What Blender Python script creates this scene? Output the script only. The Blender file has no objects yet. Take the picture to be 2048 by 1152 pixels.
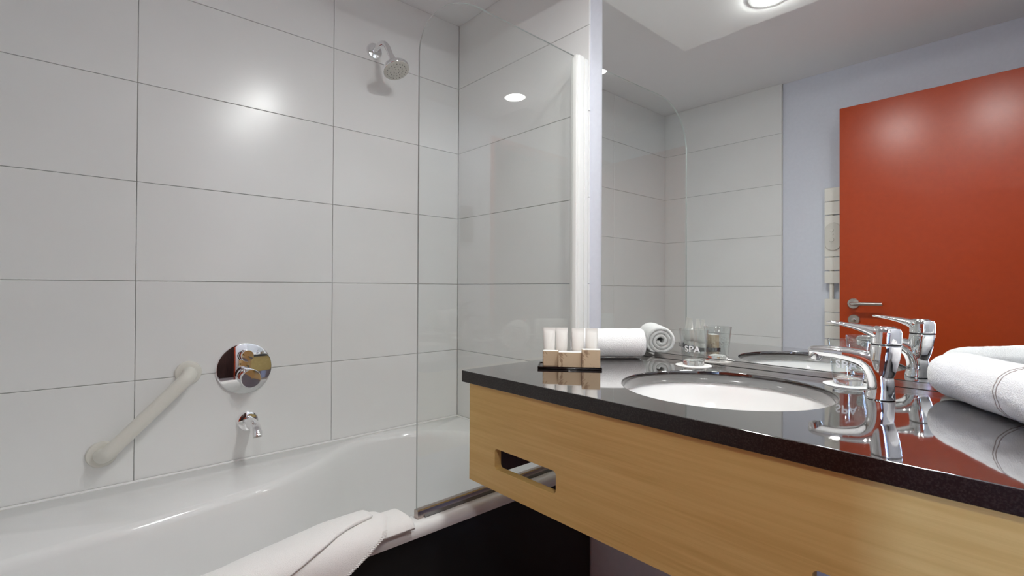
import bpy, bmesh, math, random
from mathutils import Vector, Matrix, noise
import numpy as np

random.seed(7)
sc = bpy.context.scene
COL = sc.collection

# ------------------------------------------------------------------ camera
ZF = 1.12                       # camera height above the floor; the floor is z = 0
F, YAW, PIT, ROL, CY = 991.377, 0.8391911, 0.0076143, 0.0046835, 568.087
fw = Vector((math.cos(YAW)*math.cos(PIT), math.sin(YAW)*math.cos(PIT), math.sin(PIT)))
r0 = Vector((math.sin(YAW), -math.cos(YAW), 0)); u0 = r0.cross(fw)
rr = math.cos(ROL)*r0 + math.sin(ROL)*u0
uu = -math.sin(ROL)*r0 + math.cos(ROL)*u0
cam_d = bpy.data.cameras.new('camera'); cam = bpy.data.objects.new('camera', cam_d); COL.objects.link(cam)
cam.matrix_world = Matrix(((rr.x, uu.x, -fw.x, 0), (rr.y, uu.y, -fw.y, 0), (rr.z, uu.z, -fw.z, ZF), (0, 0, 0, 1)))
cam_d.sensor_width = 36; cam_d.lens = F/2048*36; cam_d.shift_y = (CY-576)/2048; cam_d.clip_start = 0.02
sc.camera = cam

# ------------------------------------------------------------------ light levels
HALL_FILL_STRENGTH = 56.0            # added fill light, unseen in the hall outside the doorway
LAMP_STRENGTH = 225.0           # the two recessed ceiling lamps
WINDOW_STRENGTH = 60.0          # daylight window at the end of the corridor
world = bpy.data.worlds.new('world'); sc.world = world; world.use_nodes = True
world.node_tree.nodes['Background'].inputs[0].default_value = (0.5, 0.6, 0.8, 1)
world.node_tree.nodes['Background'].inputs[1].default_value = 0.02
sc.view_settings.view_transform = 'Standard'; sc.view_settings.look = 'None'
sc.view_settings.gamma = 1.0; sc.view_settings.use_curve_mapping = False
sc.view_settings.exposure = 0.15
sc.cycles.use_denoising = True
sc.cycles.use_adaptive_sampling = True; sc.cycles.adaptive_threshold = 0.05
sc.cycles.max_bounces = 10; sc.cycles.diffuse_bounces = 6; sc.cycles.glossy_bounces = 6
sc.cycles.transmission_bounces = 12; sc.cycles.transparent_max_bounces = 16
sc.cycles.sample_clamp_indirect = 40.0

# ------------------------------------------------------------------ materials
def mat(name, col=(0.8, 0.8, 0.8), rough=0.5, metal=0.0, spec=0.5, ior=1.5, trans=0.0, coat=0.0, sheen=0.0, emit=None):
    m = bpy.data.materials.new(name); m.use_nodes = True
    b = m.node_tree.nodes['Principled BSDF']
    b.inputs['Base Color'].default_value = (*col, 1); b.inputs['Roughness'].default_value = rough
    b.inputs['Metallic'].default_value = metal; b.inputs['Specular IOR Level'].default_value = spec
    b.inputs['IOR'].default_value = ior; b.inputs['Transmission Weight'].default_value = trans
    b.inputs['Coat Weight'].default_value = coat; b.inputs['Sheen Weight'].default_value = sheen
    if emit:
        b.inputs['Emission Color'].default_value = (*emit[0], 1); b.inputs['Emission Strength'].default_value = emit[1]
    return m
def nodes(m): return m.node_tree.nodes, m.node_tree.links, m.node_tree.nodes['Principled BSDF']
def add_noise(m, scale, c1, c2, lo=0.35, hi=0.65, detail=4, stretch=None, bump=0.0, dist=0.002, coord='Object'):
    n, l, b = nodes(m)
    tc = n.new('ShaderNodeTexCoord'); mp = n.new('ShaderNodeMapping'); tx = n.new('ShaderNodeTexNoise'); cr = n.new('ShaderNodeValToRGB')
    l.new(tc.outputs[coord], mp.inputs[0]); l.new(mp.outputs[0], tx.inputs['Vector'])
    if stretch: mp.inputs['Scale'].default_value = stretch
    tx.inputs['Scale'].default_value = scale; tx.inputs['Detail'].default_value = detail
    cr.color_ramp.elements[0].position = lo; cr.color_ramp.elements[1].position = hi
    cr.color_ramp.elements[0].color = (*c1, 1); cr.color_ramp.elements[1].color = (*c2, 1)
    l.new(tx.outputs[0], cr.inputs[0]); l.new(cr.outputs[0], b.inputs['Base Color'])
    if bump:
        bp = n.new('ShaderNodeBump'); bp.inputs['Strength'].default_value = bump; bp.inputs['Distance'].default_value = dist
        l.new(tx.outputs[0], bp.inputs['Height']); l.new(bp.outputs[0], b.inputs['Normal'])
    return m

M = {}
M['tile'] = add_noise(mat('white_wall_tile', rough=0.24, spec=0.5), 3.0, (0.835, 0.84, 0.83), (0.855, 0.86, 0.85), detail=2)
M['grout'] = mat('pale_grout', (0.80, 0.80, 0.785), 0.6)
M['lilac'] = add_noise(mat('lilac_paint', rough=0.55, spec=0.3), 60, (0.735, 0.765, 0.85), (0.755, 0.785, 0.87), bump=0.05, dist=0.001)
M['ceil'] = mat('ceiling_paint', (0.85, 0.845, 0.85), 0.7, spec=0.2)
M['soffit'] = mat('soffit_paint', (0.87, 0.87, 0.855), 0.6, spec=0.25)
M['floor'] = add_noise(mat('dark_floor', rough=0.35), 12, (0.38, 0.315, 0.29), (0.46, 0.39, 0.36))
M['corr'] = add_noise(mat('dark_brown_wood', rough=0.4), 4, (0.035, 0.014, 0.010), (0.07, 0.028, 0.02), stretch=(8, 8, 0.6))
M['mirror'] = mat('mirror_silver', (0.93, 0.945, 0.935), 0.0, 1.0)
M['acrylic'] = mat('white_acrylic', (0.845, 0.85, 0.845), 0.12, spec=0.5, coat=0.3)
M['silicone'] = mat('white_silicone', (0.86, 0.86, 0.85), 0.4)
M['ceramic'] = mat('white_ceramic', (0.86, 0.855, 0.84), 0.1, coat=0.4)
M['black'] = mat('black_panel', (0.010, 0.010, 0.010), 0.28, spec=0.4)
M['chrome'] = mat('chrome', (0.90, 0.90, 0.91), 0.04, 1.0)
M['satin'] = mat('satin_steel', (0.62, 0.60, 0.57), 0.28, 1.0)
M['alu'] = mat('polished_aluminium', (0.78, 0.76, 0.74), 0.14, 1.0)
M['tinted_alu'] = mat('reflection_tinted_aluminium', (0.46, 0.39, 0.36), 0.2, 1.0)  # aluminium rail with the brown of the reflected room put into its colour
M['white_profile'] = mat('white_coated_aluminium', (0.88, 0.885, 0.86), 0.25, spec=0.5)
M['plastic'] = mat('cream_plastic', (0.76, 0.745, 0.68), 0.3)
M['nozzle'] = mat('grey_nozzle_plastic', (0.60, 0.59, 0.54), 0.4)
M['rad'] = mat('white_enamel', (0.90, 0.885, 0.82), 0.3)
M['grey'] = mat('grey_plastic', (0.16, 0.16, 0.16), 0.4)
M['red'] = add_noise(mat('orange_red_laminate', rough=0.29, spec=0.5), 40, (0.44, 0.048, 0.004), (0.465, 0.052, 0.005))
M['seam'] = mat('dark_gap', (0.03, 0.03, 0.03), 0.6)
M['paper'] = mat('white_card', (0.88, 0.875, 0.84), 0.7)
M['tube'] = mat('white_tube_plastic', (0.87, 0.86, 0.82), 0.35)
M['tray'] = mat('black_tray', (0.012, 0.008, 0.008), 0.2)
M['print'] = mat('white_print', (0.9, 0.9, 0.9), 0.6)
M['glass'] = mat('clear_glass', (0.985, 0.99, 0.985), 0.0, ior=1.45, trans=1.0)
M['lamp'] = mat('lamp_diffuser', (1, 1, 1), 0.5, emit=((0.97, 0.99, 0.975), LAMP_STRENGTH))
M['window'] = mat('window_daylight', (0.4, 0.5, 0.7), 0.5, emit=((0.42, 0.62, 1.0), WINDOW_STRENGTH))
M['hall_fill'] = mat('hall_fill_emitter', (1, 1, 1), 0.5, emit=((1.0, 0.98, 0.96), HALL_FILL_STRENGTH))
M['trim'] = mat('lamp_trim', (0.85, 0.85, 0.84), 0.4)

# granite: near black with fine speckle, polished
m = mat('dark_polished_granite', rough=0.05, ior=2.6, coat=1.0)
add_noise(m, 420, (0.010, 0.006, 0.005), (0.045, 0.036, 0.032), 0.45, 0.75, detail=2)
M['granite'] = m
M['granite_edge'] = add_noise(mat('honed_granite_edge', rough=0.32, ior=1.5), 420, (0.010, 0.006, 0.005), (0.045, 0.036, 0.032), 0.45, 0.75, detail=2)
# oak veneer, grain along local Y
def wood(name, c1, c2, c3):
    m = mat(name, rough=0.38, spec=0.25); n, l, b = nodes(m)
    tc = n.new('ShaderNodeTexCoord'); mp = n.new('ShaderNodeMapping'); mp.inputs['Scale'].default_value = (14, 0.9, 30)
    l.new(tc.outputs['Object'], mp.inputs[0])
    a = n.new('ShaderNodeTexNoise'); a.inputs['Scale'].default_value = 3.2; a.inputs['Detail'].default_value = 8; a.inputs['Roughness'].default_value = 0.65
    a.inputs['Distortion'].default_value = 0.35
    l.new(mp.outputs[0], a.inputs['Vector'])
    mp2 = n.new('ShaderNodeMapping'); mp2.inputs['Scale'].default_value = (3, 0.7, 3); l.new(tc.outputs['Object'], mp2.inputs[0])
    c = n.new('ShaderNodeTexNoise'); c.inputs['Scale'].default_value = 2.0; c.inputs['Detail'].default_value = 3; l.new(mp2.outputs[0], c.inputs['Vector'])
    r = n.new('ShaderNodeValToRGB'); r.color_ramp.elements[0].position = 0.30; r.color_ramp.elements[1].position = 0.62
    r.color_ramp.elements[0].color = (*c1, 1); r.color_ramp.elements[1].color = (*c2, 1); l.new(a.outputs[0], r.inputs[0])
    mx = n.new('ShaderNodeMix'); mx.data_type = 'RGBA'; l.new(c.outputs[0], mx.inputs[0]); l.new(r.outputs[0], mx.inputs[6]); mx.inputs[7].default_value = (*c3, 1)
    l.new(mx.outputs[2], b.inputs['Base Color'])
    bp = n.new('ShaderNodeBump'); bp.inputs['Strength'].default_value = 0.15; bp.inputs['Distance'].default_value = 0.0008
    l.new(a.outputs[0], bp.inputs['Height']); l.new(bp.outputs[0], b.inputs['Normal'])
    return m
M['wood'] = wood('oak_veneer', (0.60, 0.39, 0.12), (0.84, 0.63, 0.26), (0.76, 0.54, 0.195))
# terry cloth
def terry(name, col, scale, strength, stripes=None):
    m = mat(name, col, 0.95, spec=0.1, sheen=0.3); n, l, b = nodes(m)
    tc = n.new('ShaderNodeTexCoord'); t = n.new('ShaderNodeTexNoise'); t.inputs['Scale'].default_value = scale; t.inputs['Detail'].default_value = 3
    t2 = n.new('ShaderNodeTexVoronoi'); t2.inputs['Scale'].default_value = scale*1.4
    l.new(tc.outputs['Object'], t.inputs['Vector']); l.new(tc.outputs['Object'], t2.inputs['Vector'])
    ad = n.new('ShaderNodeMath'); ad.operation = 'ADD'; l.new(t.outputs[0], ad.inputs[0]); l.new(t2.outputs['Distance'], ad.inputs[1])
    bp = n.new('ShaderNodeBump'); bp.inputs['Strength'].default_value = strength; bp.inputs['Distance'].default_value = 0.003
    l.new(ad.outputs[0], bp.inputs['Height']); l.new(bp.outputs[0], b.inputs['Normal'])
    return m
M['terry'] = terry('white_terry', (0.965, 0.96, 0.95), 330, 0.38)
M['flat_towel'] = terry('white_woven_towel', (0.90, 0.895, 0.88), 700, 0.35)
M['stitch'] = mat('taupe_stitch', (0.42, 0.36, 0.32), 0.9)
# printed card of the small boxes
m = mat('kraft_card', rough=0.6, spec=0.3); n, l, b = nodes(m)
tc = n.new('ShaderNodeTexCoord'); w = n.new('ShaderNodeTexNoise'); w.inputs['Scale'].default_value = 20; w.inputs['Distortion'].default_value = 2.6; w.inputs['Detail'].default_value = 2
l.new(tc.outputs['Object'], w.inputs['Vector'])
r = n.new('ShaderNodeValToRGB'); r.color_ramp.elements[0].position = 0.55; r.color_ramp.elements[1].position = 0.62
r.color_ramp.elements[0].color = (0.62, 0.485, 0.325, 1); r.color_ramp.elements[1].color = (0.36, 0.24, 0.15, 1)
l.new(w.outputs[0], r.inputs[0]); l.new(r.outputs[0], b.inputs['Base Color']); M['kraft'] = m
# thin clear pane: lets light through, mirrors by Fresnel
m = bpy.data.materials.new('clear_pane'); m.use_nodes = True; nt = m.node_tree; nt.nodes.clear()
o = nt.nodes.new('ShaderNodeOutputMaterial'); tr = nt.nodes.new('ShaderNodeBsdfTransparent'); gl = nt.nodes.new('ShaderNodeBsdfGlossy')
mx = nt.nodes.new('ShaderNodeMixShader'); fr = nt.nodes.new('ShaderNodeFresnel'); fr.inputs[0].default_value = 1.45
tr.inputs[0].default_value = (0.975, 0.985, 0.98, 1); gl.inputs['Roughness'].default_value = 0.0
geo = nt.nodes.new('ShaderNodeNewGeometry'); vm = nt.nodes.new('ShaderNodeVectorMath'); vm.operation = 'DOT_PRODUCT'
ab = nt.nodes.new('ShaderNodeMath'); ab.operation = 'ABSOLUTE'
# Schlick on the absolute angle so that both faces of the pane behave alike
om = nt.nodes.new('ShaderNodeMath'); om.operation = 'SUBTRACT'; om.inputs[0].default_value = 1.0
pw = nt.nodes.new('ShaderNodeMath'); pw.operation = 'POWER'; pw.inputs[1].default_value = 5.0
ma = nt.nodes.new('ShaderNodeMath'); ma.operation = 'MULTIPLY_ADD'; ma.inputs[1].default_value = 0.965; ma.inputs[2].default_value = 0.035
nt.links.new(geo.outputs['Normal'], vm.inputs[0]); nt.links.new(geo.outputs['Incoming'], vm.inputs[1])
nt.links.new(vm.outputs['Value'], ab.inputs[0]); nt.links.new(ab.outputs[0], om.inputs[1]); nt.links.new(om.outputs[0], pw.inputs[0])
nt.links.new(pw.outputs[0], ma.inputs[0]); nt.links.new(ma.outputs[0], mx.inputs[0])
nt.links.new(tr.outputs[0], mx.inputs[1]); nt.links.new(gl.outputs[0], mx.inputs[2]); nt.links.new(mx.outputs[0], o.inputs[0])
nt.nodes.remove(fr)
M['pane'] = m
m2 = m.copy(); m2.name = 'tumbler_glass'
for nd in m2.node_tree.nodes:
    if nd.type == 'MATH' and nd.operation == 'MULTIPLY_ADD': nd.inputs[1].default_value = 0.92; nd.inputs[2].default_value = 0.08
    if nd.type == 'BSDF_TRANSPARENT': nd.inputs[0].default_value = (0.955, 0.965, 0.96, 1)
M['tumbler'] = m2
M['glass_edge'] = mat('pane_edge', (0.50, 0.55, 0.54), 0.15, spec=0.6)

# ------------------------------------------------------------------ mesh helpers
# all coordinates are written relative to the camera (z = 0 at eye height); build() moves them onto the floor
BASE = {}
class MB:
    def __init__(s): s.bm = bmesh.new(); s.hard = False
    def box(s, a, b, bev=0.0, seg=2):
        a = Vector(a); b = Vector(b); t = bmesh.new()
        bmesh.ops.create_cube(t, size=1.0, matrix=Matrix.Translation((a+b)/2) @ Matrix.Diagonal((*(b-a), 1)))
        if bev: bmesh.ops.bevel(t, geom=t.edges[:], offset=bev, segments=seg, affect='EDGES', profile=0.5)
        s.hard = True
        return s.merge(t)
    def merge(s, t, mtx=None):
        if mtx is not None: bmesh.ops.transform(t, matrix=mtx, verts=t.verts)
        s.hard = True
        me = bpy.data.meshes.new('tmp'); t.to_mesh(me); t.free(); s.bm.from_mesh(me); bpy.data.meshes.remove(me); return s
    def loft(s, rings, cap=True, closed=True):
        vs = [[s.bm.verts.new(p) for p in ring] for ring in rings]
        for a, b in zip(vs, vs[1:]):
            k = len(a)
            for i in range(k if closed else k-1):
                j = (i+1) % k
                s.bm.faces.new((a[i], a[j], b[j], b[i]))
        if cap and closed:
            s.bm.faces.new(list(reversed(vs[0]))); s.bm.faces.new(vs[-1])
        return s
    def tube(s, path, rad, n=20, up=(0, 0, 1), cap=True, squash=None):
        """path: points, rad: radius (or list); squash: list of (side, up) factors"""
        P = [Vector(p) for p in path]; R = rad if isinstance(rad, (list, tuple)) else [rad]*len(P)
        S = squash or [(1, 1)]*len(P); U = Vector(up); rings = []
        for i, p in enumerate(P):
            t = (P[min(i+1, len(P)-1)]-P[max(i-1, 0)]).normalized()
            a = t.cross(U)
            if a.length < 1e-4: a = t.cross(Vector((1, 0, 0)))
            a.normalize(); b = a.cross(t).normalized()
            rings.append([p + a*math.cos(2*math.pi*k/n)*R[i]*S[i][0] + b*math.sin(2*math.pi*k/n)*R[i]*S[i][1] for k in range(n)])
        return s.loft(rings, cap)
    def lathe(s, prof, c=(0, 0, 0), axis=(0, 0, 1), n=40, cap=True):
        """prof: (radius, height along the axis)"""
        A = Vector(axis).normalized(); X = A.orthogonal().normalized(); Y = A.cross(X); c = Vector(c)
        return s.loft([[c + A*h + (X*math.cos(2*math.pi*k/n)+Y*math.sin(2*math.pi*k/n))*max(r, 1e-4) for k in range(n)] for r, h in prof], cap)
    def build(s, name, m, parent=None, base=None, smooth=True, angle=40):
        bm = s.bm; bmesh.ops.recalc_face_normals(bm, faces=bm.faces[:])
        b = BASE[parent.name] if parent is not None else Vector(base if base is not None else (0, 0, 0))
        bmesh.ops.translate(bm, vec=-b, verts=bm.verts)
        me = bpy.data.meshes.new(name); bm.to_mesh(me); bm.free()
        if smooth:
            me.shade_smooth(); me.set_sharp_from_angle(angle=math.radians(angle))
            if s.hard:          # keep the flat sides of bevelled boards truly flat
                A = max(p.area for p in me.polygons); nb = [p.normal.copy() for p in me.polygons]
                ax_ = [Vector(v) for v in set((round(p.normal.x, 3), round(p.normal.y, 3), round(p.normal.z, 3)) for p in me.polygons if p.area > 0.08*A)]
                for p in me.polygons:
                    if any((p.normal-v).length < 0.004 for v in ax_): p.use_smooth = False
        return link(name, me, m, parent, b)
def link(name, me, m, parent=None, b=(0, 0, 0)):
    if m is not None and not me.materials: me.materials.append(m)
    ob = bpy.data.objects.new(name, me); COL.objects.link(ob); BASE[ob.name] = Vector(b)
    if parent is not None: ob.parent = parent
    else: ob.location = Vector(b)+Vector((0, 0, ZF))
    return ob
def thing(name, label, cat, base, group=None, rz=0.0):
    o = bpy.data.objects.new(name, None); COL.objects.link(o); o.empty_display_size = 0.05
    o.location = Vector(base)+Vector((0, 0, ZF)); o.rotation_euler = (0, 0, rz); BASE[o.name] = Vector(base)
    return tag(o, label, cat, group)
def tag(o, label=None, cat=None, group=None, kind=None):
    if label: o['label'] = label
    if cat: o['category'] = cat
    if group: o['group'] = group
    if kind: o['kind'] = kind
    return o
def struct(o, label=None): o['kind'] = 'structure'; return tag(o, label)
def copy_tree(o, loc, label, rz=None, parent=None):
    c = o.copy(); COL.objects.link(c); c.parent = parent
    if parent is None:
        c.location = Vector(loc)+Vector((0, 0, ZF)); c['label'] = label
        if rz is not None: c.rotation_euler = (0, 0, rz)
    for ch in list(o.children): copy_tree(ch, None, None, None, c)
    return c
def rrect(x0, y0, x1, y1, r, n=6):
    out = []
    for cx, cy, a0 in ((x1-r, y1-r, 0), (x0+r, y1-r, 90), (x0+r, y0+r, 180), (x1-r, y0+r, 270)):
        for k in range(n+1):
            a = math.radians(a0+90*k/n); out.append((cx+r*math.cos(a), cy+r*math.sin(a)))
    return out
def plate(outlines, thick, bev=0.0, mtx=None):
    """flat plate with holes in the local XY plane, thickness along local Z, as a bmesh"""
    cu = bpy.data.curves.new('p', 'CURVE'); cu.dimensions = '2D'; cu.fill_mode = 'BOTH'
    cu.extrude = thick/2-bev; cu.bevel_depth = bev; cu.bevel_resolution = 2; cu.offset = -bev
    for ol in outlines:
        sp = cu.splines.new('POLY'); sp.points.add(len(ol)-1); sp.use_cyclic_u = True
        for p, (x, y) in zip(sp.points, ol): p.co = (x, y, 0, 1)
    ob = bpy.data.objects.new('p', cu); COL.objects.link(ob)
    me = bpy.data.meshes.new_from_object(ob.evaluated_get(bpy.context.evaluated_depsgraph_get()))
    bpy.data.objects.remove(ob); bpy.data.curves.remove(cu)
    t = bmesh.new(); t.from_mesh(me); bpy.data.meshes.remove(me); bmesh.ops.remove_doubles(t, verts=t.verts, dist=1e-6)
    if mtx is not None: bmesh.ops.transform(t, matrix=mtx, verts=t.verts)
    return t
def fuse(mb, voxel, smooth):
    '''weld overlapping solids into one smooth skin'''
    bmesh.ops.recalc_face_normals(mb.bm, faces=mb.bm.faces[:])
    me = bpy.data.meshes.new('f'); mb.bm.to_mesh(me); mb.bm.free(); ob = bpy.data.objects.new('f', me); COL.objects.link(ob)
    r = ob.modifiers.new('r', 'REMESH'); r.mode = 'VOXEL'; r.voxel_size = voxel
    q = ob.modifiers.new('s', 'SMOOTH'); q.iterations = smooth; q.factor = 0.5
    out = bpy.data.meshes.new_from_object(ob.evaluated_get(bpy.context.evaluated_depsgraph_get()))
    bpy.data.objects.remove(ob); bpy.data.meshes.remove(me)
    b = MB(); b.bm.from_mesh(out); bpy.data.meshes.remove(out); return b   # hard stays False: fully smooth
def spline(pts, n):
    """Catmull-Rom through tuples"""
    P = [np.array(p, float) for p in pts]; P = [2*P[0]-P[1]]+P+[2*P[-1]-P[-2]]; out = []
    segs = len(P)-3
    for i in range(n):
        t = i/(n-1)*segs; k = min(int(t), segs-1); t -= k
        a, b, c, d = P[k:k+4]
        out.append(0.5*((2*b)+(c-a)*t+(2*a-5*b+4*c-d)*t*t+(3*b-a-3*c+d)*t**3))
    return out

# ------------------------------------------------------------------ the setting
FLOOR, CEIL, SOF = -ZF, 1.208, 1.05
XM, YB, XL, YF = 1.34, 1.867, -0.455, -0.12     # mirror wall, tub wall, far left wall, door wall
def sbox(name, a, b, m, bev=0.0): return struct(MB().box(a, b, bev).build(name, m, base=((a[0]+b[0])/2, (a[1]+b[1])/2, a[2])))
sbox('floor', (-2.8, -1.5, FLOOR-0.06), (1.5, 2.0, FLOOR), M['floor'])
sbox('ceiling', (XL-0.1, YF-0.12, CEIL), (1.5, 2.0, CEIL+0.08), M['ceil'])
sbox('ceiling_soffit', (0.656, YF, SOF), (XM+0.008, 1.12, CEIL), M['soffit'])
wall_back = sbox('wall_back', (XL-0.1, YB+0.009, FLOOR), (1.5, YB+0.11, CEIL), M['grout'])
wall_right = sbox('wall_right', (XM+0.008, YF-0.1, FLOOR), (XM+0.11, YB+0.009, CEIL), M['lilac'])
wall_left = sbox('wall_left', (XL-0.1, YF-0.1, FLOOR), (XL, YB+0.009, CEIL), M['lilac'])
fr = MB(); fr.box((XL, YF-0.1, FLOOR), (-0.29, YF, CEIL)); fr.box((0.66, YF-0.1, FLOOR), (XM+0.008, YF, CEIL)); fr.box((-0.29, YF-0.1, 0.95), (0.66, YF, CEIL))
wall_front = struct(fr.build('wall_front', M['lilac'], base=(0.4, YF, FLOOR), smooth=False))
frame = MB(); frame.box((-0.29, YF-0.105, FLOOR), (-0.262, YF+0.006, 0.95)); frame.box((0.63, YF-0.105, FLOOR), (0.66, YF+0.006, 0.95)); frame.box((-0.262, YF-0.105, 0.925), (0.63, YF+0.006, 0.95))
struct(frame.build('trim_1', M['red'], base=(0.15, YF, FLOOR), smooth=False), 'orange red door frame around the doorway')
# corridor beyond the doorway
sbox('wall_corridor', (-2.8, -1.45, FLOOR), (1.5, -1.35, CEIL), M['corr'])
sbox('wall_corridor_end', (1.05, -1.35, FLOOR), (1.15, YF-0.1, CEIL), M['corr'])
sbox('wall_corridor_side', (-2.6, YF-0.16, FLOOR), (XL-0.1, YF-0.06, CEIL), M['corr'])
sbox('ceiling_corridor', (-2.8, -1.45, CEIL), (1.5, YF-0.12, CEIL+0.08), M['corr'])
we = MB(); we.box((-2.7, -1.35, FLOOR), (-2.6, -1.22, CEIL)); we.box((-2.7, -1.02, FLOOR), (-2.6, YF-0.16, CEIL)); we.box((-2.7, -1.22, FLOOR), (-2.6, -1.02, -0.6)); we.box((-2.7, -1.22, 0.95), (-2.6, -1.02, CEIL))
struct(we.build('wall_corridor_window', M['corr'], base=(-2.65, -0.7, FLOOR), smooth=False))
win = struct(MB().box((-2.68, -1.22, -0.6), (-2.67, -1.02, 0.95)).build('window_1', M['window'], base=(-2.675, -0.7, -0.3), smooth=False))
wf = MB(); wf.box((-2.67, -1.22, -0.6), (-2.63, -1.20, 0.95)); wf.box((-2.67, -1.04, -0.6), (-2.63, -1.02, 0.95)); wf.box((-2.67, -1.20, -0.6), (-2.63, -1.04, -0.57)); wf.box((-2.67, -1.20, 0.92), (-2.63, -1.04, 0.95))
wf.build('window_frame', M['trim'], win, smooth=False)

# wall tiles, 600 x 300 mm, each a piece of its own
TM = {}
def tile_on(parent, kind, a0, a1, z0, z1, plane):
    g = 0.0007; w, h = a1-a0-2*g, z1-z0-2*g
    if w < 0.006 or h < 0.006: return
    key = (kind, round(w, 4), round(h, 4))
    if key not in TM:
        t = MB(); d = 0.0085
        if kind == 'y': t.box((-w/2, 0, -h/2), (w/2, d, h/2), 0.0012, 1)
        else: t.box((0 if kind == 'x' else -d, -w/2, -h/2), (d if kind == 'x' else 0, w/2, h/2), 0.0012, 1)
        me = bpy.data.meshes.new('tile'); t.bm.to_mesh(me); t.bm.free(); me.materials.append(M['tile']); TM[key] = me
    o = bpy.data.objects.new('tile', TM[key]); COL.objects.link(o); o.parent = parent
    c = {'y': ((a0+a1)/2, plane, (z0+z1)/2), 'x': (plane, (a0+a1)/2, (z0+z1)/2), 'X': (plane, (a0+a1)/2, (z0+z1)/2)}[kind]
    o.location = Vector(c)-BASE[parent.name]
ZJ = [-0.885, -0.585, -0.285, 0.0153, 0.3153, 0.6153, 0.9153, CEIL]
XJ = [-0.446, 0.154, 0.754, XM+0.0005]
for z0, z1 in zip(ZJ, ZJ[1:]):
    for x0, x1 in zip(XJ, XJ[1:]): tile_on(wall_back, 'y', x0, x1, z0, z1, YB)
    for y0, y1 in ((1.097, YB),): tile_on(wall_right, 'x', y0, y1, z0, z1, XM)
    for y0, y1 in ((1.105, YB),): tile_on(wall_left, 'X', y0, y1, z0, z1, -0.433)
sbox('trim_2', (XL, 1.105, FLOOR), (-0.4405, YB+0.009, CEIL), M['grout'])
# ------------------------------------------------------------------ ceiling lamps, added hall fill light
lamp = thing('recessed_downlight', 'round recessed ceiling lamp above the mirror nearer the bath', 'ceiling lamp', (0.815, 0.705, SOF), 'recessed lamps in the soffit')
MB().lathe([(0.052, 0.0), (0.066, 0.0), (0.067, -0.003), (0.053, -0.005), (0.052, 0.0)], (0.815, 0.705, SOF), cap=False).build('trim_ring', M['trim'], lamp)
MB().lathe([(0.001, -0.0005), (0.0525, -0.0005), (0.0520, -0.0040), (0.044, -0.0090), (0.030, -0.0130), (0.015, -0.0150), (0.001, -0.0155)], (0.815, 0.705, SOF)).build('diffuser', M['lamp'], lamp)
copy_tree(lamp, (0.815, 0.25, SOF), 'round recessed ceiling lamp above the tap, farther from the bath')

hl = thing('hall_fill_light', 'round fill light added out of view in the dark hall outside the doorway', 'ceiling lamp', (-0.18, -0.60, CEIL))  # unseen, added to send fill light through the doorway
MB().lathe([(0.15, 0.0), (0.17, 0.0), (0.17, -0.03), (0.152, -0.034), (0.15, -0.03)], (-0.18, -0.60, CEIL), cap=False).build('trim_ring', M['trim'], hl)
MB().lathe([(0.001, -0.028), (0.151, -0.028), (0.151, -0.02), (0.001, -0.02)], (-0.18, -0.60, CEIL)).build('diffuser', M['hall_fill'], hl)

# ------------------------------------------------------------------ door (open, seen in the mirror)
D = struct(MB().box((-0.283, -0.105, FLOOR+0.008), (-0.243, 0.763, 0.92), 0.002).build('door_1', M['red'], base=(-0.263, 0.33, FLOOR)), 'open orange red door leaf with satin lever handle')
def rose(c, parent, name, r=0.026):
    return MB().lathe([(r, 0), (r, 0.006), (r-0.002, 0.009), (0.001, 0.009)], c, (1, 0, 0)).build(name, M['satin'], parent)
h = rose((-0.243, 0.702, -0.0703), D, 'door_handle')
MB().tube([(-0.236, 0.702, -0.0703), (-0.205, 0.702, -0.0703), (-0.196, 0.698, -0.0703), (-0.192, 0.688, -0.0703), (-0.191, 0.67, -0.0703), (-0.191, 0.575, -0.0703)], [0.0095, 0.009, 0.0088, 0.0088, 0.0085, 0.0085], 16).build('lever', M['satin'], h)
k = rose((-0.243, 0.70, -0.151), D, 'lock_rose')
MB().lathe([(0.009, 0), (0.0085, 0.016), (0.001, 0.017)], (-0.236, 0.70, -0.151), (1, 0, 0), 20).build('thumb_turn', M['satin'], k)

# ------------------------------------------------------------------ towel radiator
R = thing('towel_radiator', 'white flat-slat towel radiator on the lilac wall behind the orange red door', 'radiator', (-0.43, 0.62, -0.95))
RX = -0.405
for y in (0.845, 0.80, 0.41): MB().tube([(RX-0.014, y, -0.95), (RX-0.014, y, 0.55)], 0.011, 14, up=(1, 0, 0)).build('post', M['rad'], R)
slats = [(0.478, 0.551), (0.405, 0.475), (0.178, 0.40), (0.103, 0.173), (0.032, 0.098), (-0.122, -0.052), (-0.195, -0.125), (-0.268, -0.198), (-0.341, -0.271), (-0.50, -0.43), (-0.573, -0.503), (-0.646, -0.576), (-0.719, -0.649)]
for z0, z1 in slats: MB().box((RX-0.004, 0.372, z0), (RX+0.006, 0.875, z1), 0.003).build('slat', M['rad'], R)
cb = MB(); cb.merge(plate([rrect(-0.037, -0.075, 0.037, 0.075, 0.035)], 0.012, 0.003, Matrix(((0, 0, 1, RX+0.010), (1, 0, 0, 0.833), (0, 1, 0, 0.285), (0, 0, 0, 1)))))
cbo = cb.build('control_box', M['plastic'], R)
for y, z, r in ((0.838, 0.318, 0.010), (0.832, 0.297, 0.004), (0.838, 0.268, 0.012)): MB().lathe([(r, 0), (r*0.9, 0.004), (0.001, 0.004)], (RX+0.016, y, z), (1, 0, 0), 18).build('button', M['plastic'], cbo)
for y in (0.845, 0.41):
    for z in (0.44, -0.6): MB().tube([(XL, y, z), (RX-0.012, y, z)], 0.009, 12).build('wall_bracket', M['rad'], R)

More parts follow.
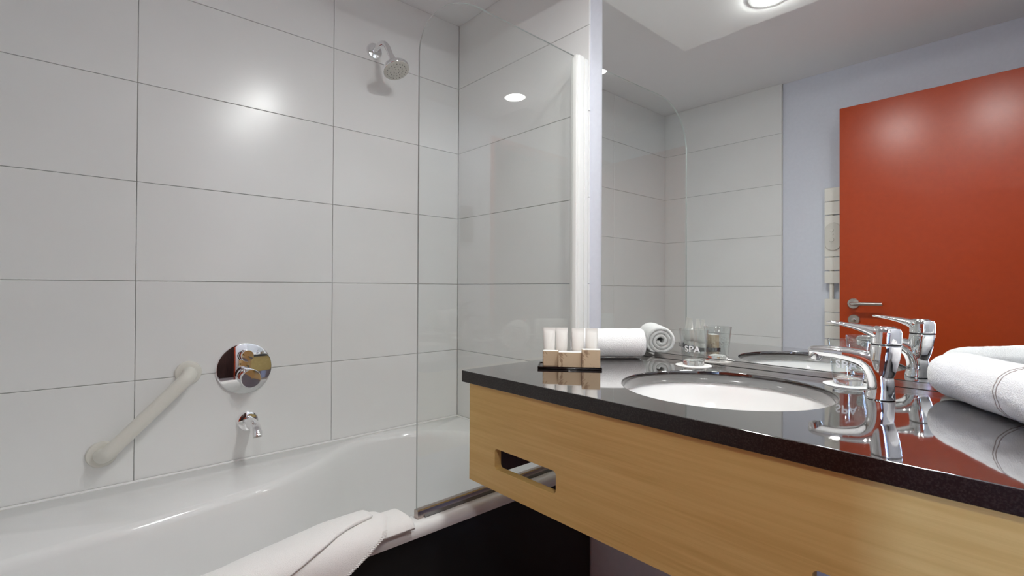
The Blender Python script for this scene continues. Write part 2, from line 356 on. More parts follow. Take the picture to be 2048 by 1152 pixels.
# grey dispenser on the door wall, seen only as a reflection in the bath screen
W = thing('wall_dispenser', 'grey rectangular dispenser plate on the lilac wall beside the doorway', 'dispenser', (0.855, YF, 0.27))
MB().box((0.812, YF, 0.272), (0.898, YF+0.02, 0.484), 0.004).build('body', M['grey'], W)
MB().box((0.835, YF+0.02, 0.30), (0.875, YF+0.021, 0.31)).build('slot', M['seam'], W)

# ------------------------------------------------------------------ mirror
mir = thing('wall_mirror', 'large frameless mirror on the wall above the dark stone counter', 'mirror', (XM+0.004, 0.46, -0.197))
MB().box((XM, YF+0.003, -0.1985), (XM+0.006, 1.042, SOF-0.001), 0.0008, 1).build('mirror_glass', M['mirror'], mir, smooth=False)
ch = MB(); ch.box((XM-0.008, YF+0.003, -0.2085), (XM+0.007, 1.042, -0.1988), 0.0006, 1); ch.box((XM-0.008, YF+0.003, -0.1990), (XM-0.0065, 1.042, -0.1950))
ch.build('bottom_channel', M['alu'], mir, smooth=False)

# ------------------------------------------------------------------ bathtub
TUBZ = -0.588
tub = thing('bathtub', 'white acrylic bathtub with black front panel along the tiled wall', 'bathtub', (0.45, 1.46, FLOOR))
ctrl = [(1.285, 1.43), (1.21, 1.625), (1.08, 1.765), (0.962, 1.811), (0.845, 1.808), (0.75, 1.762), (0.62, 1.668), (0.487, 1.60), (0.34, 1.565), (0.13, 1.535), (-0.10, 1.51), (-0.27, 1.46),
        (-0.34, 1.36), (-0.33, 1.22), (-0.22, 1.15), (0.1, 1.138), (0.5, 1.135), (0.9, 1.135), (1.15, 1.15), (1.26, 1.25), (1.285, 1.43)]
N = 160; inner = [tuple(p) for p in spline(ctrl, N+1)[:-1]]
cx, cy = 0.47, 1.40; X0, X1, Y0, Y1 = -0.432, XM-0.001, 1.066, YB-0.001
def to_rect(p, x0, x1, y0, y1):
    dx, dy = p[0]-cx, p[1]-cy; t = 1e9
    if dx > 1e-9: t = min(t, (x1-cx)/dx)
    if dx < -1e-9: t = min(t, (x0-cx)/dx)
    if dy > 1e-9: t = min(t, (y1-cy)/dy)
    if dy < -1e-9: t = min(t, (y0-cy)/dy)
    return (cx+dx*t, cy+dy*t)
def inset(pts, d, sc_=1.0):
    out = []; k = len(pts)
    for i in range(k):
        a, b = Vector(pts[i-1]), Vector(pts[(i+1) % k]); t = (b-a).normalized(); nrm = Vector((-t.y, t.x))
        out.append(tuple(Vector(pts[i])+nrm*d))
    return out
rect = [to_rect(p, X0, X1, Y0, Y1) for p in inner]
rings = []
def ring(pts, z): rings.append([(p[0], p[1], z) for p in pts])
ring([to_rect(p, X0, X1, Y0+0.012, Y1) for p in inner], TUBZ-0.034)
ring([to_rect(p, X0, X1, Y0+0.003, Y1) for p in inner], TUBZ-0.032)
ring([to_rect(p, X0, X1, Y0, Y1) for p in inner], TUBZ-0.022)
ring([to_rect(p, X0, X1, Y0+0.002, Y1) for p in inner], TUBZ-0.010)
ring([to_rect(p, X0, X1, Y0+0.008, Y1) for p in inner], TUBZ-0.002)
ring([to_rect(p, X0, X1, Y0+0.018, Y1-0.004) for p in inner], TUBZ)
for d, z in ((-0.012, 0.0), (-0.004, -0.002), (0.004, -0.009), (0.010, -0.022), (0.016, -0.05), (0.03, -0.14), (0.05, -0.27), (0.07, -0.35), (0.10, -0.395), (0.15, -0.412)):
    ring(inset(inner, d), TUBZ+z)
ring([(cx+(p[0]-cx)*0.3, cy-0.04+(p[1]-cy)*0.3) for p in inner], TUBZ-0.418)
shell = MB().loft(rings, cap=False); shell.bm.faces.new([v for v in shell.bm.verts[-N:]])
shell.build('tub_shell', M['acrylic'], tub, angle=60)
MB().box((X0, 1.0866, FLOOR), (X1, 1.100, TUBZ-0.030)).build('front_panel', M['black'], tub, smooth=False)['label'] = 'black front panel'
sl = MB(); sl.tube([(X0, YB-0.005, TUBZ+0.001), (X1, YB-0.005, TUBZ+0.001)], 0.0045, 10); sl.tube([(X1-0.004, Y0+0.02, TUBZ+0.001), (X1-0.004, YB-0.005, TUBZ+0.001)], 0.0045, 10)
sl.build('silicone_seal', M['silicone'], tub)

# ------------------------------------------------------------------ glass bath screen
scr = thing('bath_screen', 'clear glass bath screen with rounded corner and white wall profile', 'bath screen', (1.31, 1.128, TUBZ))
ang = math.atan(0.024)
def sp(s, z, o=0.0): return Vector((0.667+s*math.cos(ang)-o*math.sin(ang), 1.103+s*math.sin(ang)+o*math.cos(ang), z))
L = 0.632; zb, zt, rad = -0.580, 0.794, 0.20
ol = [(0, zb), (L, zb), (L, zt)]+[(rad-rad*math.sin(a)*1.0, zt-rad+rad*math.cos(a)) for a in [math.radians(90*i/24) for i in range(25)]]
mt = Matrix(((math.cos(ang), 0, -math.sin(ang), 0.667), (math.sin(ang), 0, math.cos(ang), 1.103), (0, 1, 0, 0), (0, 0, 0, 1)))
pane = MB(); pane.merge(plate([ol], 0.006, 0.0, mt))
po = pane.build('glass_pane', M['pane'], scr, angle=30)
po.data.materials.append(M['glass_edge'])
nrm = Vector((-math.sin(ang), math.cos(ang), 0))
for p in po.data.polygons:
    if abs(p.normal.dot(nrm)) < 0.5: p.material_index = 1
# bottom seal rail
rl = MB(); pts = []
rl.loft([[sp(s, z, o) for o, z in ((-0.009, -0.5875), (0.009, -0.5875), (0.009, -0.569), (0.006, -0.566), (-0.006, -0.566), (-0.009, -0.569))] for s in (-0.001, L)])
rl.build('bottom_rail', M['tinted_alu'], scr, smooth=False)
rl = MB(); rl.loft([[sp(s, z, o) for o, z in ((-0.013, -0.5875), (-0.009, -0.5875), (-0.009, -0.580), (-0.013, -0.5855))] for s in (0.018, L)])
rl.build('drip_seal', M['grey'], scr, smooth=False)
# white wall profile: channel on the wall, pivot post, cap
pf = MB(); pf.box((1.322, 1.100, TUBZ+0.002), (XM-0.0005, 1.156, 0.792), 0.002)
pf.build('wall_channel', M['white_profile'], scr)
pf = MB(); pf.box((1.292, 1.102, TUBZ+0.002), (1.3225, 1.143, 0.800), 0.006, 3); pf.build('pivot_post', M['white_profile'], scr)
pf = MB(); pf.box((1.283, 1.105, TUBZ+0.002), (1.2925, 1.126, 0.797), 0.003); pf.build('glass_clamp', M['white_profile'], scr)

# ------------------------------------------------------------------ shower head
sh = thing('shower_head', 'small round chrome shower head on a curved arm high on the tiles', 'shower head', (0.918, YB, 0.955))
MB().lathe([(0.033, 0), (0.033, 0.003), (0.030, 0.009), (0.016, 0.014), (0.001, 0.014)], (0.918, YB, 0.955), (0, -1, 0)).build('wall_rose', M['chrome'], sh)
arm = [(0.918, YB-0.005, 0.957), (0.918, YB-0.05, 0.965), (0.919, YB-0.085, 0.957), (0.921, YB-0.108, 0.936), (0.924, YB-0.125, 0.905), (0.926, YB-0.137, 0.880)]
MB().tube([tuple(p) for p in spline(arm, 24)], 0.0105, 18).build('arm', M['chrome'], sh)
ax = Vector((0.10, -0.40, -0.90)).normalized(); c = Vector((0.926, YB-0.135, 0.886))
hd = MB().lathe([(0.012, -0.006), (0.0135, 0.006), (0.0135, 0.014), (0.012, 0.016), (0.016, 0.026), (0.030, 0.034), (0.046, 0.042), (0.0515, 0.050), (0.052, 0.058), (0.050, 0.0615)], c, ax, 48).build('head', M['chrome'], sh)
MB().lathe([(0.0495, 0.0600), (0.0490, 0.0630), (0.030, 0.0645), (0.001, 0.0650)], c, ax, 48).build('spray_face', M['nozzle'], hd)
nz = MB(); A_ = ax.orthogonal().normalized(); B_ = ax.cross(A_)
for r_, k_ in ((0.011, 7), (0.024, 13), (0.037, 20)):
    for i in range(k_):
        q = c+ax*0.063+(A_*math.cos(6.283*i/k_)+B_*math.sin(6.283*i/k_))*r_
        nz.lathe([(0.0016, 0), (0.0012, 0.004)], q, ax, 6)
nz.build('nozzles', M['grey'], hd)['kind'] = 'stuff'

# ------------------------------------------------------------------ bath valve and spout
vc = Vector((0.452, YB, -0.278))
va = thing('bath_mixer_valve', 'large round chrome thermostat plate with two knobs on the tiles', 'tap', vc)
MB().lathe([(0.0865, 0), (0.0865, 0.004), (0.0845, 0.0085), (0.081, 0.0095), (0.001, 0.0098)], vc, (0, -1, 0), 72).build('wall_plate', M['chrome'], va)
kn = MB().lathe([(0.028, 0.009), (0.028, 0.018), (0.0255, 0.020), (0.0255, 0.024), (0.030, 0.027), (0.031, 0.060), (0.029, 0.0635), (0.001, 0.064)], vc+Vector((0.006, 0, -0.028)), (0, -1, 0), 48).build('temperature_knob', M['chrome'], va)
MB().lathe([(0.005, 0), (0.005, 0.005), (0.001, 0.006)], vc+Vector((-0.014, -0.045, 0.000)), (-0.55, 0, 0.83), 16).build('stop_button', M['chrome'], kn)
MB().lathe([(0.018, 0.009), (0.018, 0.016), (0.016, 0.018), (0.019, 0.020), (0.0195, 0.040), (0.018, 0.043), (0.001, 0.0435)], vc+Vector((0.000, 0, 0.046)), (0, -1, 0), 40).build('diverter_knob', M['chrome'], va)
sc0 = Vector((0.463, YB, -0.458))
spt = thing('bath_spout', 'short chrome bath spout on the tiles below the round valve', 'spout', sc0)
MB().lathe([(0.034, 0), (0.034, 0.006), (0.031, 0.013), (0.024, 0.016), (0.001, 0.016)], sc0, (0, -1, 0), 40).build('wall_rose', M['chrome'], spt)
MB().tube([sc0+Vector(p) for p in ((0, -0.010, 0), (0, -0.05, 0.001), (0, -0.085, -0.001), (0, -0.105, -0.007), (0, -0.118, -0.017), (0, -0.122, -0.027))], [0.019, 0.0185, 0.0175, 0.0165, 0.0155, 0.0145], 24).build('spout_body', M['chrome'], spt)
MB().lathe([(0.0125, 0), (0.0120, 0.004), (0.001, 0.003)], sc0+Vector((0, -0.122, -0.026)), (0, -0.35, -0.94), 24).build('aerator', M['satin'], spt)

# ------------------------------------------------------------------ grab bar
g1, g0 = Vector((0.290, YB, -0.275)), Vector((0.079, YB, -0.488))
gb = thing('grab_bar', 'cream white plastic grab bar set diagonally on the tiles above the bath', 'grab bar', g0)
for g in (g0, g1):
    MB().lathe([(0.037, 0), (0.037, 0.005), (0.035, 0.010), (0.026, 0.013), (0.001, 0.013)], g, (0, -1, 0), 40).build('flange', M['plastic'], gb)
d = (g1-g0).normalized(); o = Vector((0, -1, 0)); st, rb = 0.052, 0.030
path = [g0+o*0.004, g0+o*(st-rb)]
for i in range(1, 8): a = math.radians(90*i/8); path.append(g0+o*(st-rb+rb*math.sin(a))+d*(rb-rb*math.cos(a)))
path.append(g0+o*st+d*rb); path.append(g1+o*st-d*rb)
for i in range(1, 8): a = math.radians(90*i/8); path.append(g1+o*(st-rb+rb*math.cos(a))-d*(rb-rb*math.sin(a)))
path += [g1+o*(st-rb), g1+o*0.004]
MB().tube(path, 0.0200, 24, up=d.cross(o)).build('bar', M['plastic'], gb)

# ------------------------------------------------------------------ towel over the bath edge
tw = thing('draped_towel', 'white folded towel draped over the front edge of the bathtub', 'towel', (0.36, 1.10, TUBZ))
def drape(name, prof, xl, xr, lift, th, amp, nu=90, nv=60, seed=0.0, m=None):
    """prof: (y,z) path over the rim; xl/xr(v) edges; lift(x,v) extra height; th thickness"""
    P = spline(prof, nv); top = []; bm = MB()
    for j, p in enumerate(P):
        v = j/(nv-1); a, b = P[max(j-1, 0)], P[min(j+1, nv-1)]
        t = (b-a)/np.linalg.norm(b-a); nr = np.array((t[1], -t[0]))
        if nr[1] < 0 and 0.25 < v < 0.75: nr = -nr
        row = []
        for i in range(nu):
            u = i/(nu-1); x = xl(v)+(xr(v)-xl(v))*u
            w = amp*noise.noise(Vector((x*9+seed, v*3.0, seed)))+amp*0.4*noise.noise(Vector((x*26, v*9, seed+3)))
            e = lift(x, v)+w; row.append((x, p, nr, e, u, v))
        top.append(row)
    def pos(c, s):
        x, p, nr, e, u, v = c
        edge = min(1.0, min(u, 1-u)*nu/3.0, min(v, 1-v)*nv/3.0); k = math.sqrt(max(0.0, 1-(1-edge)**2))
        q = p+nr*(e+s*th*0.5*k)
        return (x, q[0], q[1])
    A = [[bm.bm.verts.new(pos(c, 1)) for c in row] for row in top]
    B = [[bm.bm.verts.new(pos(c, -1)) for c in row] for row in top]
    for j in range(nv-1):
        for i in range(nu-1):
            bm.bm.faces.new((A[j][i], A[j][i+1], A[j+1][i+1], A[j+1][i])); bm.bm.faces.new((B[j][i], B[j+1][i], B[j+1][i+1], B[j][i+1]))
    bmesh.ops.remove_doubles(bm.bm, verts=bm.bm.verts, dist=1e-6)
    return bm.build(name, m or M['flat_towel'], tw, angle=80)
over = [(1.180, -0.655), (1.172, -0.615), (1.148, -0.582), (1.115, -0.572), (1.090, -0.571), (1.066, -0.575), (1.052, -0.592), (1.047, -0.63), (1.045, -0.70), (1.044, -0.80)]
drape('lower_layer', [(1.158, -0.590), (1.142, -0.579), (1.118, -0.576), (1.090, -0.575), (1.068, -0.578), (1.058, -0.590)], lambda v: 0.42, lambda v: 0.634, lambda x, v: 0.004, 0.020, 0.0012, seed=1.0)
def sms(x, a, b):
    t = min(1.0, max(0.0, (x-a)/(b-a))); return t*t*(3-2*t)
def pw(v, *k):
    for (a, x), (b, y) in zip(k, k[1:]):
        if v <= b: return x+(y-x)*max(0.0, v-a)/(b-a)
    return k[-1][1]
def xr_mid(v): return pw(v, (0.0, 0.57), (0.45, 0.580), (0.62, 0.548), (0.75, 0.459), (1.0, 0.30))
mid = drape('middle_layer', over, lambda v: 0.02, xr_mid, lambda x, v: -0.010+0.029*sms(x, 0.14, 0.50), 0.009, 0.002, seed=5.0)
def xr_top(v): return pw(v, (0.0, 0.56), (0.46, 0.545), (0.70, 0.365), (1.0, 0.12))
drape('upper_layer', over[:9], lambda v: 0.02, xr_top, lambda x, v: -0.001+0.030*sms(x, 0.14, 0.50), 0.009, 0.0025, seed=9.0)
# overlocked hem along the slanting edge
hem = MB(); P = spline(over, 400)
for j in range(236, 330, 3):
    v = j/399; t = P[j+1]-P[j-1]; t = t/np.linalg.norm(t); nr = np.array((t[1], -t[0])); nr = nr if nr[0] < 0 or nr[1] > 0 else -nr
    x = xr_mid(v); q = P[j]+nr*(-0.010+0.029*sms(x, 0.14, 0.50)+0.0052)
    hem.box((x-0.010, q[0]-0.0014, q[1]-0.0011), (x+0.0015, q[0]+0.0014, q[1]+0.0011), 0.0006, 1)
hem.build('hem_stitching', M['flat_towel'], tw)

# ------------------------------------------------------------------ vanity
CT = -0.209; CX, CYL = 0.748, 1.022
van = thing('vanity_cabinet', 'wall-hung oak vanity with cut-out handles under the dark stone counter', 'cabinet', (1.05, 0.45, -0.479))
FX = 0.754
holes = [rrect(0.702, -0.427, 0.898, -0.379, 0.009), rrect(0.033, -0.427, 0.229, -0.379, 0.009)]
outer = [(YF+0.004, -0.479), (0.997, -0.479), (0.997, -0.2395), (YF+0.004, -0.2395)]
mtx = Matrix(((0, 0, 1, FX+0.010), (1, 0, 0, 0), (0, 1, 0, 0), (0, 0, 0, 1)))
MB().merge(plate([outer]+holes, 0.020, 0.0006, mtx)).build('front_panel', M['wood'], van, angle=30)
MB().box((FX+0.0205, 0.981, -0.478), (XM-0.001, 0.997, -0.2395), 0.0006, 1).build('side_panel', M['wood'], van, smooth=False)
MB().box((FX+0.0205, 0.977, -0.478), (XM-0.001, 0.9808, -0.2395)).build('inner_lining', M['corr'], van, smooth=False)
MB().box((FX+0.0205, YF+0.004, -0.478), (XM-0.001, YF+0.024, -0.2395), 0.0006, 1).build('side_panel', M['wood'], van, smooth=False)
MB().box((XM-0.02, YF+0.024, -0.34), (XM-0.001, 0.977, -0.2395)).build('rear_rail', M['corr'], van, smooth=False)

BC, BR = (1.04, 0.488), 0.208
cnt = tag(MB().merge(plate([[(CX, YF+0.003), (XM-0.0005, YF+0.003), (XM-0.0005, CYL), (CX, CYL)], [(BC[0]+BR*math.cos(2*math.pi*k/120), BC[1]+BR*math.sin(2*math.pi*k/120)) for k in range(120)]], 0.030, 0.0018, Matrix.Translation((0, 0, CT-0.015)))).build('stone_countertop', M['granite'], base=(1.04, 0.45, CT-0.03), angle=30),
          'polished dark brown stone counter slab with a round basin opening', 'countertop')
cnt.data.materials.append(M['granite_edge'])
for p in cnt.data.polygons:
    if abs(p.normal.z) < 0.3 and (p.center.x+1.04 < CX+0.01 or p.center.y+0.45 > CYL-0.01): p.material_index = 1   # outer edges are honed, top and basin opening polished
bas = thing('wash_basin', 'round white undermount wash basin set in the dark stone counter', 'basin', (BC[0], BC[1], -0.37))
b0 = CT-0.0302
prof = [(0.228, 0.0), (0.214, 0.0), (0.209, -0.008), (0.204, -0.03), (0.188, -0.07), (0.155, -0.105), (0.10, -0.125), (0.05, -0.132), (0.024, -0.134), (0.024, -0.142), (0.06, -0.142), (0.12, -0.134), (0.175, -0.112), (0.205, -0.075), (0.218, -0.03), (0.228, -0.008), (0.228, 0.0)]
MB().lathe(prof, (BC[0], BC[1], b0), n=80, cap=False).build('bowl', M['ceramic'], bas, angle=50)
MB().lathe([(0.0235, -0.1335), (0.030, -0.1325), (0.030, -0.1305), (0.022, -0.1285), (0.001, -0.128)], (BC[0], BC[1], b0), n=32).build('drain', M['chrome'], bas)
MB().tube([(BC[0], BC[1], b0-0.14), (BC[0], BC[1], b0-0.22)], 0.018, 18, up=(1, 0, 0)).build('waste_pipe', M['chrome'], bas)

# ------------------------------------------------------------------ basin tap
fb = Vector((1.160, 0.236, CT))
fa = thing('basin_tap', 'chrome single-lever basin tap beside the round basin', 'tap', fb)
def fp(s, h, w=0.0): return fb+Vector((w, s, h))
def oval(s, h, rs, rw, n=28): return [fp(s+rs*math.cos(2*math.pi*k/n), h, rw*math.sin(2*math.pi*k/n)) for k in range(n)]
bd = MB(); bd.loft([oval(s, h, a, w) for s, h, a, w in ((-0.001, 0.035, 0.018, 0.019), (-0.004, 0.055, 0.0220, 0.0220), (-0.0065, 0.075, 0.0240, 0.0238), (-0.0085, 0.092, 0.0245, 0.0245), (-0.0095, 0.1035, 0.0245, 0.0245))])
spo = spline([(0, 0.0, 0.0245), (0, 0.003, 0.0245), (-0.001, 0.018, 0.0222), (0.000, 0.038, 0.0218), (0.006, 0.056, 0.0212), (0.020, 0.0705, 0.0188), (0.041, 0.0775, 0.0160), (0.070, 0.0815, 0.0135), (0.098, 0.0820, 0.0115), (0.117, 0.0815, 0.0090), (0.123, 0.0815, 0.004)], 60)
bd.tube([fp(p[0], p[1]) for p in spo], [float(p[2]) for p in spo], 32, up=(1, 0, 0), squash=[(1.0, 1.0+0.25*min(1, max(0, (p[0]-0.01)/0.05))) for p in spo])
bo = fuse(bd, 0.0011, 10).build('tap_body', M['chrome'], fa, angle=180)
MB().lathe([(0.0125, 0), (0.0125, 0.010), (0.011, 0.0165), (0.009, 0.0170), (0.001, 0.0155)], fp(0.107, 0.0810), Vector((0, 0.28, -0.96)), 28).build('aerator', M['chrome'], fa)
MB().lathe([(0.0238, 0.1035), (0.0238, 0.1065)], fp(-0.0095, 0.0), (0, 0, 1), 36).build('seam_ring', M['seam'], fa)
hdl = MB(); hdl.loft([oval(s, h, a, w) for s, h, a, w in ((-0.0095, 0.106, 0.0245, 0.0245), (-0.0100, 0.118, 0.0245, 0.0245), (-0.0105, 0.128, 0.0240, 0.0238), (-0.0100, 0.135, 0.0215, 0.021), (-0.0085, 0.1395, 0.0150, 0.0150), (-0.008, 0.1405, 0.006, 0.006))])
lev = spline([(-0.012, 0.121, 0.0125), (0.004, 0.1255, 0.0125), (0.018, 0.1305, 0.0095), (0.036, 0.1355, 0.0066), (0.060, 0.1400, 0.0044), (0.080, 0.1425, 0.0032), (0.089, 0.1430, 0.0016)], 34)
hdl.tube([fp(p[0], p[1]) for p in lev], [float(p[2]) for p in lev], 24, squash=[(1.5+1.3*i/33, 1.0) for i in range(34)])
fuse(hdl, 0.0009, 8).build('lever_handle', M['chrome'], fa, angle=180)

# ------------------------------------------------------------------ tumblers on paper coasters
def coaster(p, label):
    return tag(MB().lathe([(0.0455, 0), (0.047, 0.0004), (0.047, 0.0014), (0.0455, 0.0018), (0.001, 0.0018)], (p[0], p[1], CT+0.0001), n=56).build('paper_coaster', M['paper'], base=(p[0], p[1], CT)), label, 'coaster', 'coasters on the counter')
T1, T2 = (1.270, 0.674), (1.272, 0.316)
coaster(T1, 'round white paper coaster under the tumbler near the rolled towel'); coaster(T2, 'round white paper coaster under the tumbler behind the tap')
tz = CT+0.0022
gl = thing('glass_tumbler', 'clear glass tumbler printed SPA between the rolled towel and basin', 'glass', (T1[0], T1[1], tz), 'tumblers on the counter')
H, rb_, rt_ = 0.097, 0.0275, 0.0385
def gr(h): return rb_+(rt_-rb_)*h/H
MB().lathe([(gr(0.0135), 0.0135), (gr(0.06), 0.06), (rt_-0.0004, H-0.001), (rt_-0.0010, H), (rt_-0.0016, H-0.001), (gr(0.06)-0.0018, 0.06), (gr(0.0135)-0.0018, 0.0135)], (T1[0], T1[1], tz), n=56, cap=False).build('glass_wall', M['tumbler'], gl, angle=60)
MB().lathe([(0.001, 0.001), (0.021, 0.001), (0.0250, 0.0), (rb_, 0.002), (gr(0.013), 0.0130), (gr(0.013)-0.003, 0.0134), (0.020, 0.0115), (0.001, 0.0108)], (T1[0], T1[1], tz), n=56).build('glass_base', M['glass'], gl, angle=60)
def ring_text(txt, size, hc, az, parent, c):
    cu = bpy.data.curves.new('t', 'FONT'); cu.body = txt; cu.size = size; cu.align_x = 'CENTER'; cu.space_character = 1.08; cu.offset = 0.0005; cu.resolution_u = 4
    ob = bpy.data.objects.new('t', cu); COL.objects.link(ob)
    me = bpy.data.meshes.new_from_object(ob.evaluated_get(bpy.context.evaluated_depsgraph_get())); bpy.data.objects.remove(ob)
    t = bmesh.new(); t.from_mesh(me); bpy.data.meshes.remove(me)
    bmesh.ops.triangulate(t, faces=t.faces[:]); bmesh.ops.subdivide_edges(t, edges=[e for e in t.edges if e.calc_length() > 0.004], cuts=2)
    for v in t.verts:
        hh = hc+v.co.y; r = gr(hh)+0.00035; a = az+v.co.x/gr(hc)
        v.co = Vector((c[0]+r*math.cos(a), c[1]+r*math.sin(a), tz+hh))
    mb = MB(); mb.bm = t
    return mb
az1 = math.atan2(-T1[1], -T1[0])
ring_text('SPA', 0.023, 0.038, az1-0.12, gl, T1).build('lettering', M['print'], gl, smooth=False)
copy_tree(gl, (T2[0], T2[1], tz), 'clear glass tumbler standing behind the chrome basin tap', rz=math.atan2(-T2[1], -T2[0])-az1)

# ------------------------------------------------------------------ toiletries on a small tray
ta = Vector((0.905, 0.908, CT)); tb = Vector((1.014, 0.785, CT)); td = (tb-ta).normalized(); tn = Vector((-td.y, td.x, 0))
if tn.dot(ta) < 0: tn = -tn
def TP(s, dpt, z=0.0): return ta+td*s+tn*dpt+Vector((0, 0, z))
TL = (tb-ta).length; TRm = Matrix(((td.x, tn.x, 0, ta.x), (td.y, tn.y, 0, ta.y), (0, 0, 1, CT), (0, 0, 0, 1)))
def tbox(a, b, bev=0.0008): 
    t = bmesh.new(); a = Vector(a); b = Vector(b)
    bmesh.ops.create_cube(t, size=1.0, matrix=Matrix.Translation((a+b)/2) @ Matrix.Diagonal((*(b-a), 1)))
    if bev: bmesh.ops.bevel(t, geom=t.edges[:], offset=bev, segments=2, affect='EDGES')
    return MB().merge(t, TRm)
try_ = thing('toiletry_tray', 'thin black tray holding small boxes and white tubes', 'tray', TP(TL/2, 0.04))
tbox((0, 0, 0.0005), (TL, 0.085, 0.0045)).build('tray_base', M['tray'], try_)
rim = tbox((0, 0, 0.0046), (TL, 0.003, 0.0065), 0.0004)
for a, b in (((0, 0.082, 0.0046), (TL, 0.085, 0.0065)), ((0, 0.003, 0.0046), (0.003, 0.082, 0.0065)), ((TL-0.003, 0.003, 0.0046), (TL, 0.082, 0.0065))):
    t = bmesh.new(); a = Vector(a); b = Vector(b); bmesh.ops.create_cube(t, size=1.0, matrix=Matrix.Translation((a+b)/2) @ Matrix.Diagonal((*(b-a), 1))); rim.merge(t, TRm)
rim.build('tray_rim', M['tray'], try_, smooth=False)
bx = [(0.012, 0.0525, 0.026, 0.046, 0.0430, 'small printed kraft box at the left end of the black tray'),
      (0.053, 0.113, 0.012, 0.036, 0.0415, 'wide low printed kraft box in the middle of the black tray'),
      (0.1135, 0.1600, 0.004, 0.030, 0.0500, 'square printed kraft box at the right end of the black tray')]
for s0, s1, d0, d1, hh, lb in bx:
    t = thing('soap_box', lb, 'box', TP((s0+s1)/2, (d0+d1)/2, 0.0047), 'kraft boxes on the tray')
    tbox((s0, d0, 0.0047), (s1, d1, hh), 0.0005).build('carton', M['kraft'], t, smooth=False)
    tbox((s0+0.001, d0+0.001, hh), (s1-0.001, d1-0.001, hh+0.0012), 0.0004).build('lid_flap', M['paper'], t, smooth=False)
def tube_at(s, dpt, hgt, wid, label):
    c = TP(s, dpt, 0.0048); t = thing('cosmetic_tube', label, 'tube', c, 'white tubes on the tray')
    rg = []
    for h, a, b in ((0.016, 0.0125, 0.0125), (0.018, 0.0145, 0.0138), (0.030, 0.0150, 0.0132), (0.055, 0.0157, 0.0095), (hgt-0.012, 0.0160, 0.0036), (hgt-0.008, 0.0164, 0.0013), (hgt, 0.0166, 0.0009)):
        f = wid/0.0155
        rg.append([c+td*(a*f*math.cos(2*math.pi*k/28))+tn*(b*math.sin(2*math.pi*k/28))+Vector((0, 0, h)) for k in range(28)])
    MB().loft(rg).build('tube_body', M['tube'], t, angle=50)
    MB().lathe([(0.0115, 0), (0.0115, 0.0145), (0.0105, 0.0158), (0.001, 0.016)], c, n=28).build('cap', M['tube'], t)
for s, dp, lb in ((0.0275, 0.064, 'white squeeze tube at the far left of the tray'), (0.0605, 0.066, 'white squeeze tube second from the left on the tray'), (0.104, 0.056, 'white squeeze tube third from the left on the tray'), (0.1400, 0.052, 'white squeeze tube at the right end of the tray beside the rolled towel')):
    tube_at(s, dp, 0.097, 0.0155, lb)

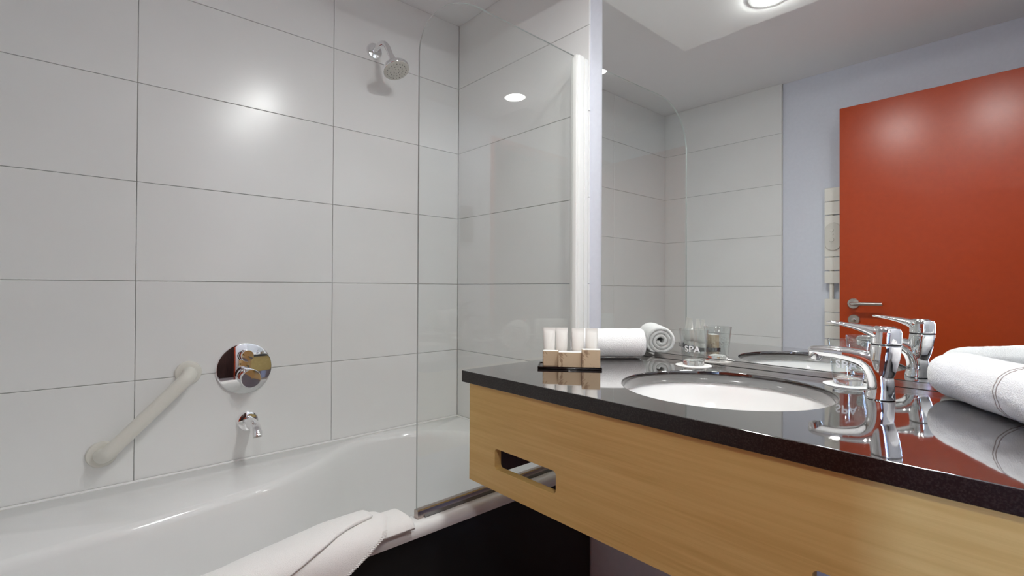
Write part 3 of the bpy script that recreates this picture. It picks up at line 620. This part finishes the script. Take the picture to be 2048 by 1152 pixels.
# ------------------------------------------------------------------ rolled towels
def roll(name, label, A, B, R, turns, m, bumps):
    A = Vector(A); B = Vector(B); ax = (B-A).normalized(); L_ = (B-A).length; up = Vector((0, 0, 1)); sd = ax.cross(up).normalized()
    o = thing(name, label, 'towel', ((A.x+B.x)/2, (A.y+B.y)/2, CT), 'rolled towels on the counter')
    pitch = (R-0.008)/turns; th = pitch*0.92; mb = MB(); n = int(64*turns); nl = 34
    sec = []
    for i in range(n+1):
        a = 2*math.pi*turns*i/n; r = 0.008+pitch*turns*i/n
        sec.append((a, r))
    A0 = -math.pi
    def ringpos(t):
        e = min(t, 1-t)*L_/0.006; k = math.sqrt(max(0, 1-(1-min(1, e))**2)); out = []
        for (a, r), s in [(q, 1) for q in sec]+[(q, -1) for q in reversed(sec)]:
            taper = min(1.0, (1-a/(2*math.pi*turns))*18) if s == 1 else 1.0
            hw = th*0.5*(0.35+0.65*k)*(0.15+0.85*taper if s == 1 else 1)
            rr_ = r+(hw if s == 1 else -hw)*1.0
            ang = A0+a; wob = bumps*noise.noise(Vector((t*6, math.cos(ang)*1.5, math.sin(ang)*1.5)))*(r/R)
            tt = t*L_+0.0035*noise.noise(Vector((a*1.3, t*4, 2.0)))*(1 if t in (0, 1) else 0.3)
            out.append(A+ax*tt+sd*(math.cos(ang)*(rr_+wob))+up*(math.sin(ang)*(rr_+wob)*0.985))
        return out
    mb.loft([ringpos(j/(nl-1)) for j in range(nl)], cap=True)
    zmin = min(v.co.z for v in mb.bm.verts); bmesh.ops.translate(mb.bm, vec=(0, 0, CT+0.0003-zmin), verts=mb.bm.verts)
    mb.build('roll', m, o, angle=70)
    return o
rl_ = 0.045
roll('rolled_towel', 'white rolled hand towel lying behind the tubes by the mirror', (1.128, 0.984, CT+rl_), (1.288, 0.846, CT+rl_), rl_, 3.2, M['terry'], 0.0012)

# right towel: folded and rolled, closed soft end towards the tap, two woven rings near its far end
rt = thing('rolled_towel', 'thick white rolled towel lying behind the tap at the right end', 'towel', (1.15, 0.06, CT), 'rolled towels on the counter')
u_ = Vector((-0.836, -0.55, 0)).normalized(); s_ = Vector((-u_.y, u_.x, 0)); S0 = Vector((1.302, 0.158, CT)); LR = 0.40; RR = 0.0465
def tow_ring(t, grow=0.0, n=72):
    e = min(1.0, (t+0.004)/0.050); f = math.sqrt(max(0.0, 1-(1-e)**2)); f = f**0.8
    e2 = min(1.0, (LR-t+0.002)/0.03); f *= math.sqrt(max(0.0, 1-(1-e2)**2))
    out = []
    for k in range(n):
        a = 2*math.pi*k/n; w = 0.0022*noise.noise(Vector((t*18, math.cos(a)*2, math.sin(a)*2)))+0.0009*noise.noise(Vector((t*90, math.cos(a)*9, math.sin(a)*9)))
        r = (RR+w)*(1-0.04*(1-t/LR))+grow
        out.append(S0+u_*t+s_*(math.cos(a)*r*f*1.06)+Vector((0, 0, RR*0.97+math.sin(a)*r*0.97*(f if math.sin(a) > 0 else f**0.75))))
    return out
mb = MB(); mb.loft([tow_ring(0.0005+LR*(i/90)**1.15*0.998) for i in range(91)])
zmin = min(v.co.z for v in mb.bm.verts); dz_ = CT+0.0003-zmin; bmesh.ops.translate(mb.bm, vec=(0, 0, dz_), verts=mb.bm.verts)
ro = mb.build('roll', M['terry'], rt, angle=80)
for t in (0.224, 0.231):
    sm = MB(); sm.loft([[p+Vector((0, 0, dz_)) for p in tow_ring(t+dt, gw)] for dt, gw in ((-0.0010, -0.001), (-0.0007, 0.0006), (0.0007, 0.0006), (0.0010, -0.001))], cap=False)
    sm.build('woven_band', M['stitch'], ro)
